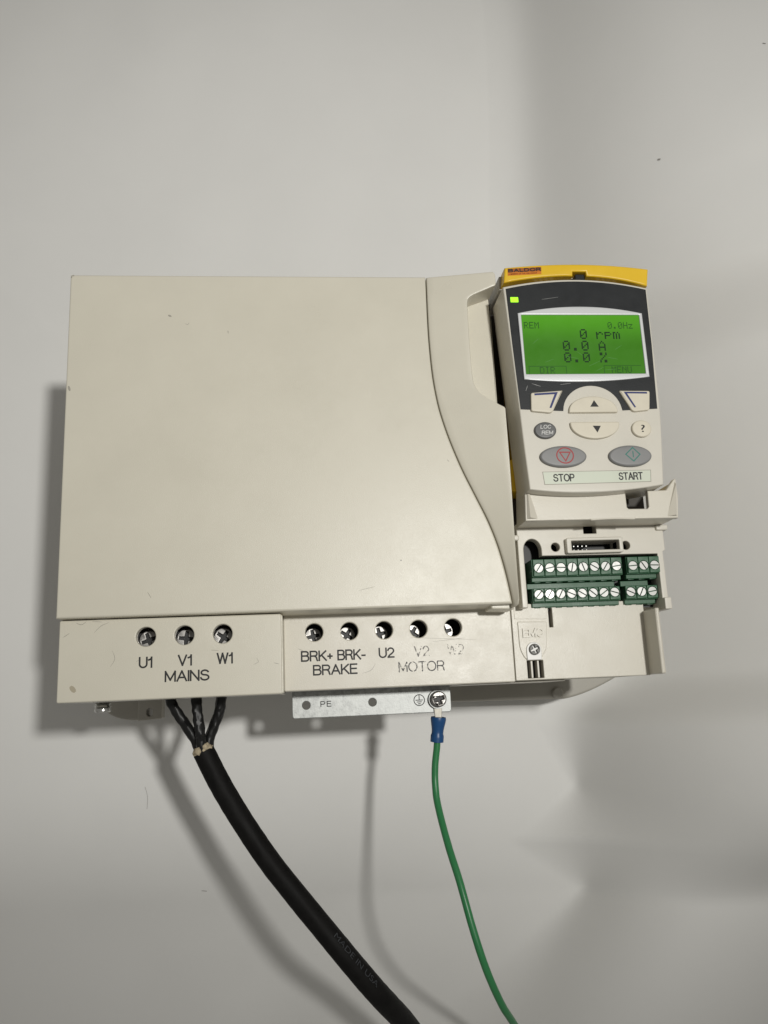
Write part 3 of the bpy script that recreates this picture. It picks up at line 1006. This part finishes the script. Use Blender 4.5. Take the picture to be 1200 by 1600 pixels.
# keys
sl = round_poly([(204.9, 126.2), (204.4, 117.6), (213.8, 116.6), (219.6, 127.2)], [1.0, 1.0, 1.6, 0.6])
k1 = prism('soft_key', sl, ZK - 0.3, ZK + 1.5, 0.45, 'key_white', kp)
prism('key_mark', [(206.4, 124.9), (206.4, 125.8), (217.2, 126.4), (213.6, 118.9), (212.7, 119.0), (215.6, 125.4)][::-1], ZK + 1.5, ZK + 1.54, 0, 'navy', k1)
sr = round_poly([(245.6, 126.9), (251.0, 116.8), (258.8, 117.6), (259.9, 126.7)], [0.6, 1.6, 1.0, 1.0])
k2 = prism('soft_key', sr, ZK - 0.3, ZK + 1.5, 0.45, 'key_white', kp)
prism('key_mark', [(258.5, 125.3), (258.4, 126.1), (247.6, 126.3), (251.8, 118.8), (252.6, 118.9), (249.1, 125.5)], ZK + 1.5, ZK + 1.54, 0, 'navy', k2)
up_l = round_poly([(221.5, 116.7), (244.0, 116.6)] + ellipse(232.8, 117.6, 11.1, 6.7, n=20, a0=6, a1=174), 0.5, 2)
ku = prism('arrow_key', up_l, ZK - 0.3, ZK + 1.6, 0.5, 'key_white', kp)
prism('arrow_mark', [(231.4, 119.3), (235.3, 119.25), (233.4, 122.4)], ZK + 1.6, ZK + 1.64, 0, 'ink', ku)
dn_l = round_poly(ellipse(232.8, 111.3, 11.2, 6.9, n=20, a0=186, a1=354) + [(244.0, 112.2), (221.6, 112.3)], 0.5, 2)
kd = prism('arrow_key', dn_l, ZK - 0.3, ZK + 1.6, 0.5, 'key_white', kp)
prism('arrow_mark', [(231.6, 110.4), (233.5, 107.2), (235.3, 110.3)], ZK + 1.6, ZK + 1.64, 0, 'ink', kd)
kl = prism('mode_key', ellipse(210.1, 108.7, 4.95, 3.85), ZK - 0.3, ZK + 1.5, 0.6, 'dark_key', kp)
stroke_text('LOC', 207.8, 212.6, 109.3, 1.8, ZK + 1.5, 'text_white', kl, shear=0.15, gap=0.24)
stroke_text('REM', 208.1, 213.2, 106.6, 1.8, ZK + 1.5, 'text_white', kl, shear=0.15, gap=0.24)
kh = prism('help_key', ellipse(254.2, 108.9, 4.5, 3.95), ZK - 0.3, ZK + 1.5, 0.6, 'key_white', kp)
lettering('?', 253.8, 255.6, 107.2, 3.4, ZK + 1.5, 'ink', kh)
ks = prism('stop_key', ellipse(217.1, 96.5, 10.5, 4.9, 56), ZK - 0.3, ZK + 1.8, 0.9, 'grey_key', kp)
prism('stop_mark', [ellipse(217.7, 96.8, 4.0, 3.75), ellipse(217.7, 96.8, 3.45, 3.2)], ZK + 1.8, ZK + 1.84, 0, 'red', ks)
prism('stop_mark', [[(214.9, 98.6), (220.5, 98.5), (217.8, 93.8)], [(215.85, 98.0), (219.6, 97.95), (217.78, 94.8)]], ZK + 1.8, ZK + 1.845, 0, 'red', ks)
kt = prism('start_key', ellipse(247.5, 96.3, 9.8, 4.9, 56), ZK - 0.3, ZK + 1.8, 0.9, 'grey_key', kp)
prism('start_mark', [[(244.9, 96.9), (248.6, 93.4), (252.1, 96.8), (248.7, 100.3)], [(245.6, 96.9), (248.6, 94.1), (251.4, 96.8), (248.7, 99.6)]], ZK + 1.8, ZK + 1.84, 0, 'teal', kt)
prism('start_mark', rect(248.4, 95.5, 248.85, 98.3), ZK + 1.8, ZK + 1.84, 0, 'teal', kt)
lb = prism('key_label', [[(207.5, 89.9), (208.0, 84.2), (256.1, 84.7), (256.6, 90.0)]], ZK, ZK + 0.12, 0, 'label', kp)
prism('label_border', [[(207.4, 90.0), (207.9, 84.1), (256.2, 84.6), (256.7, 90.1)], [(207.65, 89.8), (208.1, 84.35), (255.95, 84.85), (256.4, 89.85)]], ZK + 0.02, ZK + 0.15, 0, 'scuff', kp)
stroke_text('STOP', 212.0, 221.6, 85.4, 3.5, ZK + 0.12, 'ink', lb, gap=0.22)
stroke_text('START', 241.6, 252.7, 85.6, 3.5, ZK + 0.12, 'ink', lb, gap=0.22)
for pts in ([(206, 131), (210, 129.6)], [(219, 130.4), (224, 131.0)], [(214, 172), (222, 173.2)], [(203, 127.5), (204, 130)]):
    stroke(pts, 0.09, ZK + 0.27, 'dull_steel', face)

for pts in ([(233, 139), (239, 141.8)], [(236, 136.6), (240, 138.6)], [(242, 143.4), (247, 142.4)], [(228, 146.2), (231, 144)], [(213, 141), (217, 142.6)],
            [(222, 144.2), (229, 142.6)], [(246, 147), (249.5, 149.2)], [(208, 150), (211, 152.6)], [(240, 137.2), (246, 137.6)]):
    stroke(pts, 0.07, ZK + 0.545, 'lcd_scratch', screen)

# ------------------------------------------------------------------ power cable
cable = thing('power_cable', 'thick black rubber cable with three cores entering the mains terminals', 'cable', (0.205, -0.40, 0.0))
path = catmull([(55.6, -23.6, 124), (60.0, -32.5, 123.6), (65.2, -42.3, 123), (73.9, -56.7, 122), (84.4, -72.0, 123), (96.0, -86.4, 125), (107.4, -100.0, 127), (118.6, -113.8, 127),
                (131.2, -130.0, 121), (146, -152, 97), (160, -180, 66), (173, -215, 30), (184, -262, paper_height(184, -262) + 16), (192, -315, paper_height(192, -315) + 5.3), (196, -420, paper_height(196, -420) + 5.3), (190, -780, paper_height(190, -420) + 5.3)], 10)
sheath = link('sheath', tube_mesh(path, 4.95, 36, True, 0.03, 3), 'cable', cable)
fr = frames(path)
# fibrous filler showing at the cut end
t0, n0, b0 = fr[0]
fbm = bmesh.new()
rg = random.Random(4)
for k in range(26):
    a = 2 * math.pi * k / 26 + rg.uniform(-0.1, 0.1)
    if -0.3 < math.sin(a) and rg.random() < 0.25:
        continue
    c = path[0] + (n0 * math.cos(a) + b0 * math.sin(a)) * rg.uniform(3.0, 4.2) - t0 * rg.uniform(0.0, 1.6)
    ret = bmesh.ops.create_icosphere(fbm, subdivisions=1, radius=(rg.uniform(0.7, 1.3) + (0.7 if math.cos(a) > 0.35 else 0)) * MM)
    for v in ret['verts']:
        v.co = v.co * rg.uniform(0.8, 1.25) + c * MM
me = bpy.data.meshes.new('filler')
fbm.to_mesh(me)
fbm.free()
link('filler', finish(me, 80), 'filler', cable)
for k, pts in enumerate(([(39.0, 10, 126), (40.6, 0, 124), (44.4, -7.5, 123), (49.0, -14, 123), (52.9, -21, 123), (56.6, -29, 123)],
                         [(51.5, 10, 126), (52.4, 0, 126), (53.4, -8, 127), (54.4, -15, 127), (55.3, -22, 126.5), (59.0, -30, 125)],
                         [(64.4, 10, 126), (63.6, 0.3, 124), (62.4, -7.0, 123), (60.0, -13, 122.5), (57.6, -21, 122.5), (59.5, -30, 123)])):
    link('core', tube_mesh(catmull(pts, 12), 2.35, 20, True, 0.22, 11 * k), 'core', cable)


# printed lettering wrapped on the sheath
def wrap_text(s, s0, length, h, ang):
    me = text_mesh(s, 0, length, -h / 2, h, 0, thick=0.01)
    acc = [0.0]
    for a, b in zip(path, path[1:]):
        acc.append(acc[-1] + (b - a).length)
    for v in me.vertices:
        u, w = v.co.x / MM + s0, v.co.y / MM
        i = max(j for j in range(len(acc) - 1) if acc[j] <= u)
        f = (u - acc[i]) / (acc[i + 1] - acc[i])
        p = path[i].lerp(path[i + 1], f)
        n, b = fr[i][1].lerp(fr[i + 1][1], f).normalized(), fr[i][2].lerp(fr[i + 1][2], f).normalized()
        a = ang - w / 5.05
        v.co = (p + (n * math.cos(a) + b * math.sin(a)) * 5.14) * MM
    link('lettering', me, 'print', sheath)


wrap_text('MADE IN USA', 98, 27, 2.3, -0.6)

# ------------------------------------------------------------------ ground wire
gw = thing('ground_wire', 'thin green earthing wire with blue crimp lug on the steel plate', 'wire', (0.236, -0.38, 0.0))
wpath = catmull([(164.2, -20.0, 115.4), (163.7, -27, 114.8), (162.4, -36, 114), (162.0, -45, 114.2), (162.4, -54, 117), (164.6, -69.3, 126), (167.6, -83.6, 134), (171.4, -101.8, 138), (176.2, -118.2, 137.5),
                 (183.5, -134.7, 128.5), (191.2, -147.5, 114.5), (203, -167, 88), (217, -198, 45), (229, -240, 8), (236, -290, paper_height(236, -290) + 2.5), (238, -380, paper_height(238, -380) + 1.6), (240, -430, paper_height(240, -420) + 1.6), (246, -780, paper_height(246, -420) + 1.6)], 10)
link('jacket', tube_mesh(wpath, 1.62, 20, True, 0.03, 5), 'wire_green', gw)
sl_path = [Vector((165.0 + (163.75 - 165.0) * i / 12, -13.6 + (-25.0 + 13.6) * i / 12, 116.2 + (115.0 - 116.2) * i / 12)) for i in range(13)]
link('crimp_sleeve', tube_mesh(sl_path, lambda t: 3.75 - 0.95 * smooth(0, 0.62, t) + (0.35 if t > 0.7 else 0) - (0.2 if t < 0.03 else 0), 24), 'sleeve_blue', gw)
lug = [(163.4, -14.5), (166.5, -14.5), (166.9, -10.5)] + ellipse(165.0, -5.4, 4.0, n=24, a0=-60, a1=240) + [(163.1, -10.5)]
prism('ring_lug', [lug, ellipse(165.0, -5.4, 2.0, n=20)], 115.1, 116.15, 0.25, 'tin', gw)

# ------------------------------------------------------------------ lint on the paper
bm = bmesh.new()


def lint(pts, w=0.08):
    P = catmull([(x, y, 0) for x, y in pts], 6)
    prev = None
    for i, p in enumerate(P):
        t = (P[min(i + 1, len(P) - 1)] - P[max(i - 1, 0)]).normalized()
        nn = Vector((-t.y, t.x, 0))
        z = paper_height(p.x, p.y) + 0.15
        q = [bm.verts.new(Vector((p.x, p.y, z)) * MM + nn * w * MM), bm.verts.new(Vector((p.x, p.y, z + 0.2)) * MM), bm.verts.new(Vector((p.x, p.y, z)) * MM - nn * w * MM)]
        if prev:
            bm.faces.new((prev[0], prev[1], q[1], q[0]))
            bm.faces.new((prev[1], prev[2], q[2], q[1]))
        prev = q


lint([(7.2, -48.5), (8.6, -54), (8.2, -61)])
lint([(327.5, 316.4), (328.8, 315.8)], 0.7)
lint([(385, 372), (386.4, 371)], 0.35)
lint([(37, -112.5), (40, -113)], 0.18)
lint([(345, -155), (346.2, -156)], 0.4)
me = bpy.data.meshes.new('lint')
bm.to_mesh(me)
bm.free()
li = link('lint', me, 'lint')
li['kind'] = 'stuff'
li['label'] = 'specks and hairs of dark lint lying on the white paper'
li['category'] = 'lint'
